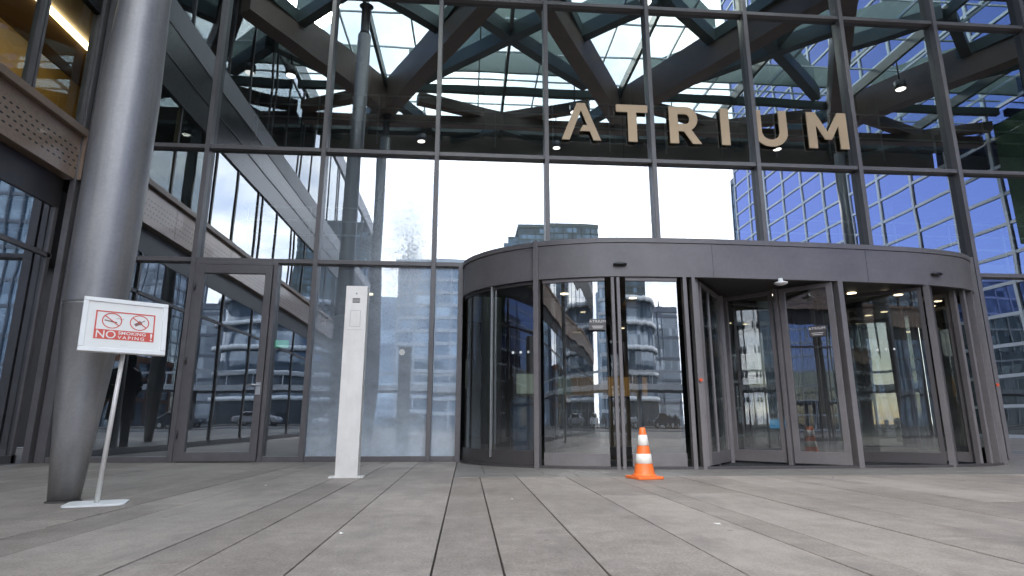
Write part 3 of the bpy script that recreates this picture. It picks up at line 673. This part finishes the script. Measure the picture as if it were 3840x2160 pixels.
Mx = Bm @ Matrix.Translation((.077, .030, 0)) @ Matrix.Rotation(R(35), 4, 'Z')
MB().box(-.03, -.004, -.010, .010, .0048, .0054, Mx).box(-.004, .012, -.014, .014, .0048, .0054, Mx).box(.012, .036, -.003, .003, .0048, .0054, Mx).build('vaporiser', M['inkgrey'], nt_)
def btext(body, size, x, y, sx=1.0, space=1.0, al='LEFT'):
    cu = bpy.data.curves.new('lettering', 'FONT'); cu.body = body; cu.size = size; cu.align_x = al; cu.align_y = 'BOTTOM_BASELINE'; cu.space_character = space; cu.offset = .0004
    o_ = bpy.data.objects.new('lettering', cu); COL.objects.link(o_); cu.materials.append(M['paper']); o_.parent = nt_
    o_.matrix_local = Bm @ Matrix.Translation((x, y, .0064)) @ Matrix.Diagonal((sx, 1, 1, 1)); return solid(o_)
btext('NO', .074, -.158, -.090, .95); btext('SMOKING', .030, -.036, -.060, 1.12, 1.05); btext('VAPING', .030, -.036, -.091, 1.12, 1.35); btext('!', .074, .137, -.090, 1.2)
o_ = text('- - - - -', .012, 'small_print', M['inkgrey'], st, (0, 0, 0), (0, 0, 0)); o_.matrix_local = Bm @ Matrix.Translation((.0, -.128, .0052)); o_.data.body = '______'; solid(o_)

# steel pillar (intercom) ----------------------------------------------------
ip_ = empty('intercom_pillar', (-1.10, 5.96, 0)); tag(ip_, 'slim pale stainless steel intercom pillar standing before the stained pane', 'pillar')
MB().box(-.104, .104, -.06, .06, .014, 1.822).build('pillar_body', M['satin'], ip_, bevel=.003)
MB().box(-.16, .155, -.07, .07, 0, .014).build('base_plate', M['satin'], ip_, bevel=.002)
gr = MB()
for k in range(4): gr.box(-.036, .036, -.063, -.0605, 1.652 + k * .013, 1.659 + k * .013)
gr.build('speaker_grille', M['frame_dark'], ip_)
MB().tube((0, -.06, 1.745), (0, -.064, 1.745), .009, 16).build('lens', M['grey'], ip_)
ol = MB(); 
for (a, b, c, d_) in ((-.05, .05, 1.573, 1.576), (-.05, .05, 1.416, 1.419), (-.05, -.047, 1.419, 1.573), (.047, .05, 1.419, 1.573), (-.075, .075, 1.385, 1.387)): ol.box(a, b, -.0615, -.0605, c, d_)
ol.build('panel_outline', M['grey'], ip_)
for x in (-.135, .132): MB().lathe([(.010, .014), (.010, .020), (.006, .024)], 6, (x, -.045)).build('bolt', M['brass'], ip_)

# traffic cone ---------------------------------------------------------------
cn_ = empty('traffic_cone', (1.655, 5.70, 0), .25); tag(cn_, 'orange traffic cone with two white bands standing before the revolving door', 'traffic cone')
m = MB(); q = .135
pts = []
for sx_, sy_, a0 in ((1, 1, 0), (-1, 1, 90), (-1, -1, 180), (1, -1, 270)):
    pts += [(sx_ * (q - .03) + .03 * math.cos(R(a0 + 18 * k)), sy_ * (q - .03) + .03 * math.sin(R(a0 + 18 * k))) for k in range(6)]
MB().prism(pts, 0, .024).build('base', M['orange'], cn_, bevel=.005)
rz = lambda z: .098 - (.098 - .027) * (z - .03) / (.458 - .03)
MB().lathe([(.115, .024), (.108, .034), (.098, .042)] + [(rz(z), z) for z in (.05, .12, .2, .3, .4, .45)] + [(.024, .458), (.017, .459)], 40).build('body', M['orange'], cn_)
for a, b in ((.136, .222), (.296, .392)): MB().lathe([(rz(a) + .0005, a), (rz(a) + .0022, a + .001), (rz(b) + .0022, b - .001), (rz(b) + .0005, b)], 40).build('white_band', M['reflective'], cn_)

# small litter ---------------------------------------------------------------
def litter(x, y, s, lab, mat):
    m = MB(); rnd = random.Random(int(x * 1000))
    n = 9; pts = [Vector((x + s * rnd.uniform(-1, 1), y + s * rnd.uniform(-.7, .7), .003 + s * rnd.uniform(0, .7))) for _ in range(n)]
    for k in range(n - 2): m.add([pts[k], pts[k + 1], pts[k + 2]], [(0, 1, 2)])
    o_ = m.build('paper_scrap', mat); tag(o_, lab, 'litter', 'bits of litter on the paving'); return o_
litter(1.263, 3.106, .020, 'larger white crumpled scrap on the slabs in front of the cone', M['paper'])
litter(.312, 4.187, .013, 'small crumpled scrap on the middle slabs', M['paper'])
litter(-.56, 2.98, .010, 'tiny scrap lying in a joint left of centre', M['paper'])
litter(-1.6, 5.2, .012, 'tiny scrap on the slabs left of the steel pillar', M['paper'])
litter(3.41, 5.6, .018, 'small scrap on the dark strip in front of the leaves', M['grey'])

# lobby things ---------------------------------------------------------------
o = empty('waste_bin', (.95, FY + 1.9, 0)); tag(o, 'blue bin inside the lobby behind the curved glass', 'bin')
MB().lathe([(.15, 0), (.2, .05), (.22, .75), (.2, .8)], 24).build('body', M['bin'], o); MB().lathe([(.22, .8), (.22, .84), (.1, .92)], 24).build('lid', M['bin'], o)
o = empty('reception_desk', (3.4, FY + 4.6, 0)); tag(o, 'wooden reception desk lit by amber lamps inside the lobby', 'desk')
MB().box(-1.1, 1.1, -.35, .35, 0, 1.0).build('counter', M['wood'], o, bevel=.01); MB().box(-1.15, 1.15, -.42, .4, 1.0, 1.05).build('counter_top', M['black'], o, bevel=.005)
MB().box(-1.0, 1.0, 1.6, 1.7, 1.0, 1.6).build('back_light', M['amber'], o)
o = empty('pendant_lamp', (2.95, FY + 2.2, 0)); tag(o, 'brass pendant lamp hanging in the lobby behind the curved leaf', 'lamp')
MB().lathe([(.16, 2.55), (.15, 2.62), (.06, 2.72), (.02, 2.76)], 28).build('lamp_shade', M['wood'], o); MB().lathe([(.13, 2.552), (.13, 2.56)], 24).build('bulb', M['amber'], o)
MB().tube((0, 0, 2.76), (0, 0, 9.9), .006, 6).build('cord', M['black'], o)
o = empty('exit_sign', (-3.15, FY + 2.0, 1.80)); tag(o, 'small lit green exit sign seen through the glazed door', 'sign'); MB().box(-.13, .13, -.02, .02, -.06, .06).build('panel', M['greenlit'], o)
o = empty('display_screen', (5.0, FY + 1.2, 0)); tag(o, 'small blue lit screen low inside the lobby', 'screen'); MB().box(-.12, .12, -.02, .02, .42, .56).build('screen', M['bluelit'], o); MB().box(-.02, .02, -.015, .015, 0, .42).build('stand', M['black'], o)
# lamps under the canopy
lampo = None
LP = [(-1.72, 10.6, 'left of centre near the outer edge'), (2.95, 10.7, 'right of centre near the outer edge'), (-5.0, 6.8, 'above the left wing'), (3.15, 8.2, 'beside the second beam joint'), (6.55, 9.3, 'above the letter R in the mirror image'), (10.6, 10.2, 'above the letter M in the mirror image'), (12.2, 6.2, 'close to the right wing'), (-.1, 3.2, 'nearest the front, left'), (3.9, 3.2, 'nearest the front, right')]
for x, d_, w in LP:
    if lampo is None:
        lampo = empty('canopy_lamp'); c = lampo
        MB().lathe([(.14, 9.80), (.15, 9.82), (.15, 10.03)], 24).build('housing', M['frame_dark'], c); MB().lathe([(.125, 9.79), (.125, 9.797)], 24).build('lens', M['lamp'], c)
        MB().tube((0, 0, 10.03), (0, 0, 10.98), .02, 8).build('stem', M['frame_dark'], c)
    else: c = copy_tree(lampo)
    c.location = (x, FY - d_, 0); tag(c, 'round canopy lamp ' + w, 'lamp', 'round lamps hung under the canopy')

# ------------------------------------------------- the street behind the camera
def tower(name, label, x0, x1, y0, y1, h, glassm, bandm, fl=3.4, vs=3.0, cat='building', steps=()):
    t = empty(name, ((x0 + x1) / 2, (y0 + y1) / 2, 0)); tag(t, label, cat); W = (x1 - x0) / 2; D = (y1 - y0) / 2
    b = MB().box(-W, W, -D, D, 0, h)
    for (dx0, dx1, h1) in steps: b.box(dx0, dx1, -D + .3, D - .3, 0, h1)
    b.build('wall', glassm, t)
    bands = MB(); z = fl
    while z < h - .3: bands.box(-W - .12, W + .12, -D - .12, D + .12, z, z + .42); z += fl
    bands.box(-W - .2, W + .2, -D - .2, D + .2, h - .2, h + .6); bands.build('floor_bands', bandm, t)
    m = MB(); x = -W
    while x <= W + .01: m.box(x - .08, x + .08, D + .13, D + .25, 0, h).box(x - .08, x + .08, -D - .25, -D - .13, 0, h); x += vs
    y = -D
    while y <= D + .01: m.box(-W - .25, -W - .13, y - .08, y + .08, 0, h).box(W + .13, W + .25, y - .08, y + .08, 0, h); y += vs
    m.build('window_posts', bandm, t); return t
def cell_glass(name, c0, c1, scale=(3.0, 3.4), rough=.08):
    """curtain wall: cells with slightly different blinds and tint"""
    m, nt, out = newmat(name); P = N(nt, 'ShaderNodeBsdfPrincipled'); tc = N(nt, 'ShaderNodeTexCoord').outputs['Object']
    mp = N(nt, 'ShaderNodeVectorMath', operation='DIVIDE'); L(nt, tc, mp.inputs[0]); mp.inputs[1].default_value = (scale[0], scale[0], scale[1])
    fl = N(nt, 'ShaderNodeVectorMath', operation='FLOOR'); L(nt, mp.outputs[0], fl.inputs[0])
    wn = N(nt, 'ShaderNodeTexWhiteNoise'); L(nt, fl.outputs[0], wn.inputs['Vector'])
    L(nt, ramp(nt, wn.outputs['Value'], [(.1, c0), (.75, tuple((a + b) / 2 for a, b in zip(c0, c1))), (1, c1)]), P.inputs['Base Color'])
    P.inputs['Roughness'].default_value = rough; P.inputs['Metallic'].default_value = .3; P.inputs['Specular IOR Level'].default_value = .8
    L(nt, P.outputs[0], out.inputs[0]); return m
g_teal = cell_glass('teal_curtain_wall', (.015, .035, .045), (.10, .17, .24), (2.4, 1.7)); g_blue = cell_glass('blue_curtain_wall', (.08, .14, .22), (.30, .42, .55), (2, 1.7))
g_win = cell_glass('hazed_flat_windows', (.07, .10, .14), (.32, .38, .45), (1.5, 1.55)); pale = paint('pale_cladding', (.45, .50, .56), .5, 0, .08, .2); greycl = paint('grey_cladding', (.16, .19, .24), .5, 0, .1, .2)  # window cells: distance haze put into the colour, lighter and bluer
brick = paint('brown_brick', (.22, .10, .06), .8, 0, .2, 1.5); whitecl = paint('white_balcony', (.62, .66, .70), .5, 0, .06, .3)
def px_tower(): pass
# dark glass tower mirrored over the revolving door (150 m out)
t = tower('glass_tower', 'dark teal glass tower with a stepped top, mirrored just over the revolving door', 12.5, 33.8, -165, -135, 51.5, g_teal, M['rib'], 1.7, 2.4, steps=((-13.5, -10.7, 48.6), (-14.6, -13.5, 46.8)))
# pale blue block mirrored in the stained pane
tower('pale_block', 'pale blue office block with stepped roof, mirrored in the stained pane', -8.6, 3, -72, -58, 20.2, g_blue, pale, 1.65, 2.0, steps=((-9.0, -5.8, 16.2),))
tower('grey_block', 'grey flats block behind the road, mirrored in the glazed door', 18, 28, -86, -72, 16.5, g_win, greycl, 3.1, 3.0)
tower('gridded_tower', 'tall blue gridded tower, mirrored in the left wing', 38, 62, -62, -56, 34, g_blue, greycl, 3.4, 1.5)
tower('brick_block', 'low brown brick block behind the road', 31, 60, -74, -64, 8.5, g_win, brick, 3.0, 3.0)
tower('long_block', 'long pale office slab far behind on the left', -110, -60, -120, -100, 30, g_win, pale, 3.3, 3.0)
tower('slim_tower', 'slim grey tower beside the teal one', 60, 74, -150, -130, 46, g_win, greycl, 3.3, 3.0)
# curved block with white balconies
cb = empty('curved_block', (12.5, -62, 0)); tag(cb, 'rounded block of flats with curved white balcony bands', 'building')
MB().lathe([(5.6, 0), (5.6, 15.5)], 48, sx=1.3, sy=.8).build('wall', g_win, cb)
bb = MB()
for k in range(1, 6): bb.lathe([(6.2, k * 3.0), (6.2, k * 3.0 + .55)], 48, sx=1.3, sy=.8)
bb.build('balcony_bands', whitecl, cb)
# footbridge
fb = empty('footbridge', (0, -30, 0)); tag(fb, 'long footbridge with white parapet bands across the road side', 'bridge')
MB().box(-90, 90, -1.6, 1.6, 2.7, 3.0).build('deck', greycl, fb)
MB().box(-90, 90, 1.62, 1.75, 2.75, 3.15).build('parapet', whitecl, fb); MB().box(-90, 90, 1.62, 1.70, 3.95, 4.12).build('handrail', whitecl, fb)
pp = MB()
for k in range(-45, 46): pp.box(k * 2 - .03, k * 2 + .03, 1.63, 1.68, 3.15, 3.95)
pp.build('baluster', whitecl, fb)
for k in range(-4, 5): MB().lathe([(.35, 0), (.35, 2.7)], 16, (k * 20 + 9, 0)).build('pier', M['grey'], fb)

# cars
def make_car(col_, label):
    c = empty('parked_car'); tag(c, label, 'car', 'cars parked along the road')
    prof = [(-2.1, .35), (-2.15, .7), (-1.95, .92), (-1.1, 1.0), (-.55, 1.42), (.75, 1.45), (1.45, 1.02), (2.05, .95), (2.15, .7), (2.1, .35)]
    Mx = Matrix(((1, 0, 0, 0), (0, 0, 1, 0), (0, 1, 0, 0), (0, 0, 0, 1)))
    MB().prism([p for p in prof], -.86, .86, Mx).build('body', col_, c, bevel=.08)
    MB().prism([(-1.0, 1.0), (-.52, 1.36), (.70, 1.38), (1.30, 1.02)], -.872, .872, Mx).build('side_windows', M['black'], c, bevel=.01)
    for x in (-1.3, 1.3):
        for y in (-.80, .80):
            w = MB().tube((x, y - .1, .32), (x, y + .1, .32), .33, 20).build('wheel', M['black'], c); MB().tube((x, y - .105, .32), (x, y + .105, .32), .19, 16).build('rim', M['brass'], w)
    for y in (-.6, .6): MB().box(-2.17, -2.10, y - .15, y + .15, .62, .76).build('headlight', M['reflective'], c); MB().box(2.10, 2.17, y - .15, y + .15, .68, .82).build('tail_light', M['redbtn'], c)
    return c
silver = paint('silver_car_paint', (.45, .46, .48), .25, .5, .05, 2); whitecar = paint('white_car_paint', (.75, .75, .75), .25, 0, .03, 2); darkcar = paint('dark_car_paint', (.04, .05, .07), .25, .2, .05, 2)
cars = [(-12, silver, 'silver hatchback at the left end of the parked row'), (-5.5, darkcar, 'dark car between the silver hatchback and the white one'), (1.2, whitecar, 'white car in the middle of the parked row'), (8.5, silver, 'silver car right of the white one'), (15.5, darkcar, 'dark car at the right end of the parked row')]
protos = {}
for x, mt, lb in cars:
    if mt.name not in protos: protos[mt.name] = make_car(mt, lb); c = protos[mt.name]
    else: c = copy_tree(protos[mt.name]); tag(c, lb, 'car', 'cars parked along the road')
    c.location = (x, -43.5, 0)

# person standing to the left, mirrored in a leaf -----------------------------
per = empty('person', (-5.1, 5.19, 0), R(70)); tag(per, 'person in a dark hooded coat standing, seen mirrored in the glass', 'person')
me = bpy.data.meshes.new('body')
J = dict(pel=(0, 0, .95), sp=(0, .0, 1.18), ch=(0, .0, 1.38), nk=(0, 0, 1.50), hd=(0, -.02, 1.60), ht=(0, -.01, 1.72), hl=(.10, 0, .92), kl=(.12, -.02, .50), al=(.13, .02, .09), tl=(.14, -.15, .04), hr=(-.10, 0, .92), kr=(-.12, -.02, .50), ar=(-.13, .02, .09), tr=(-.14, -.15, .04),
         sl=(.19, .01, 1.42), el=(.27, .04, 1.15), wl=(.24, -.08, .93), pl=(.23, -.12, .86), sr=(-.19, .01, 1.42), er=(-.27, .04, 1.15), wr=(-.24, -.08, .93), pr=(-.23, -.12, .86))
rad = dict(pel=.14, sp=.13, ch=.15, nk=.06, hd=.085, ht=.08, hl=.09, kl=.06, al=.045, tl=.04, hr=.09, kr=.06, ar=.045, tr=.04, sl=.07, el=.05, wl=.032, pl=.035, sr=.07, er=.05, wr=.032, pr=.035)
fing = []
for sd, s0 in (('l', 1), ('r', -1)):
    for k in range(4):
        a = f'f{sd}{k}a'; b = f'f{sd}{k}b'; bx_ = J['p' + sd]; ln = (.035, .042, .04, .03)[k]
        J[a] = (bx_[0] + s0 * .002, bx_[1] - .02 + k * .014, bx_[2] - .035); J[b] = (bx_[0] - s0 * .012, bx_[1] - .025 + k * .014, bx_[2] - .035 - ln); rad[a] = .009; rad[b] = .008
        fing += [('p' + sd, a), (a, b)]
    a = f't{sd}h'; J[a] = (J['p' + sd][0] - s0 * .015, J['p' + sd][1] - .045, J['p' + sd][2] - .015); rad[a] = .010; fing.append(('p' + sd, a))
keys = list(J); ed = [('pel', 'sp'), ('sp', 'ch'), ('ch', 'nk'), ('nk', 'hd'), ('hd', 'ht'), ('pel', 'hl'), ('hl', 'kl'), ('kl', 'al'), ('al', 'tl'), ('pel', 'hr'), ('hr', 'kr'), ('kr', 'ar'), ('ar', 'tr'), ('ch', 'sl'), ('sl', 'el'), ('el', 'wl'), ('wl', 'pl'), ('ch', 'sr'), ('sr', 'er'), ('er', 'wr'), ('wr', 'pr')] + fing
me.from_pydata([J[k] for k in keys], [(keys.index(a), keys.index(b)) for a, b in ed], [])
bo = bpy.data.objects.new('body', me); COL.objects.link(bo); bo.parent = per
sk = bo.modifiers.new('skin', 'SKIN'); sv = me.skin_vertices[0].data
for k, kk in enumerate(keys): sv[k].radius = (rad[kk], rad[kk])
sv[0].use_root = True
bo.modifiers.new('sub', 'SUBSURF').levels = 2; me.materials.append(paint('skin', (.45, .27, .19), .5))
coat = paint('dark_coat', (.018, .018, .022), .8, 0, .2, 12, .3)
MB().lathe([(.26, .55), (.235, .8), (.20, 1.05), (.215, 1.3), (.20, 1.42), (.12, 1.49), (.085, 1.52)], 28, sy=.72).build('coat', coat, per)
for s0, sd in ((1, 'l'), (-1, 'r')):
    MB().tube(J['s' + sd], J['e' + sd], .085, 16, .07).build('sleeve', coat, per); MB().tube(J['e' + sd], J['w' + sd], .07, 16, .05).build('sleeve', coat, per)
    MB().tube((J['k' + sd][0], -.02, .8), (J['a' + sd][0], .02, .08), .095, 16, .065).build('trouser_leg', coat, per)
MB().lathe([(.10, 1.50), (.125, 1.56), (.13, 1.65), (.11, 1.72), (.05, 1.765)], 24, (0, .025)).build('hood', coat, per)

# ---------------------------------------------------------------- light, sky
SUN_EL, SUN_AZ = R(38), R(200)     # azimuth clockwise from +Y, as the Sky Texture counts it
w = bpy.data.worlds.new('World'); S.world = w; w.use_nodes = True; nt = w.node_tree; nt.nodes.clear()
out = N(nt, 'ShaderNodeOutputWorld'); bg = N(nt, 'ShaderNodeBackground'); bg.inputs[1].default_value = .10
sky = N(nt, 'ShaderNodeTexSky'); sky.sky_type = 'NISHITA'; sky.sun_disc = False; sky.sun_elevation = SUN_EL; sky.sun_rotation = SUN_AZ; sky.air_density = 1.2; sky.dust_density = .6
tc = N(nt, 'ShaderNodeTexCoord').outputs['Generated']; sx = N(nt, 'ShaderNodeSeparateXYZ'); L(nt, tc, sx.inputs[0])
zz = math_(nt, 'ADD', math_(nt, 'MAXIMUM', sx.outputs[2], 0.0), .18)
pr = N(nt, 'ShaderNodeCombineXYZ'); L(nt, math_(nt, 'DIVIDE', sx.outputs[0], zz), pr.inputs[0]); L(nt, math_(nt, 'DIVIDE', sx.outputs[1], zz), pr.inputs[1])
n1 = noise(nt, pr.outputs[0], 1.1, 8, .55); n2 = noise(nt, pr.outputs[0], 2.7, 6, .6)
cov = math_(nt, 'ADD', math_(nt, 'MULTIPLY', math_(nt, 'ADD', sx.outputs[0], .36), 1.5), n1)
mask = ramp(nt, cov, [(.42, (0, 0, 0)), (.66, (1, 1, 1))])
cc = ramp(nt, n2, [(.32, (17, 19.5, 25)), (.47, (24, 25.5, 29.5)), (.64, (36, 36.3, 37))])
skm = N(nt, 'ShaderNodeMix', data_type='RGBA', blend_type='MULTIPLY'); skm.inputs[0].default_value = 1; L(nt, sky.outputs[0], skm.inputs[6]); skm.inputs[7].default_value = (2.0, 2.1, 2.5, 1)
mx = N(nt, 'ShaderNodeMix', data_type='RGBA'); L(nt, mask, mx.inputs[0]); L(nt, skm.outputs[2], mx.inputs[6]); L(nt, cc, mx.inputs[7])
L(nt, mx.outputs[2], bg.inputs[0]); L(nt, bg.outputs[0], out.inputs[0])
sl = bpy.data.lights.new('sun', 'SUN'); sl.energy = 1.3; sl.angle = R(10); sl.color = (1, .95, .88); so = bpy.data.objects.new('sun', sl); COL.objects.link(so)
sd = Vector((math.sin(SUN_AZ) * math.cos(SUN_EL), math.cos(SUN_AZ) * math.cos(SUN_EL), math.sin(SUN_EL)))
so.rotation_euler = sd.to_track_quat('Z', 'Y').to_euler(); so.location = sd * 60

# -------------------------------------------------------------------- camera
cd = bpy.data.cameras.new('camera'); cam = bpy.data.objects.new('camera', cd); COL.objects.link(cam); S.camera = cam
f, pitch, roll, yaw, cz = 1511.03, .2212, .0012, .0741, .4985
cd.sensor_width = 36; cd.lens = f / 2576 * 36; cd.clip_start = .05; cd.clip_end = 1500
fw = Vector((math.sin(yaw) * math.cos(pitch), math.cos(yaw) * math.cos(pitch), math.sin(pitch))); r = Vector((math.cos(yaw), -math.sin(yaw), 0)); u = r.cross(fw)
r2 = r * math.cos(roll) + u * math.sin(roll); u2 = u * math.cos(roll) - r * math.sin(roll)
cam.matrix_world = Matrix(((r2.x, u2.x, -fw.x, 0), (r2.y, u2.y, -fw.y, 0), (r2.z, u2.z, -fw.z, cz), (0, 0, 0, 1)))

S.render.engine = 'CYCLES'; cy = S.cycles
cy.max_bounces = 10; cy.glossy_bounces = 6; cy.transparent_max_bounces = 20; cy.diffuse_bounces = 3; cy.sample_clamp_indirect = 8; cy.use_denoising = True; cy.caustics_reflective = False; cy.caustics_refractive = False
cy.blur_glossy = .3
S.view_settings.view_transform = 'Standard'; S.view_settings.look = 'None'; S.view_settings.gamma = 1; S.view_settings.exposure = .9
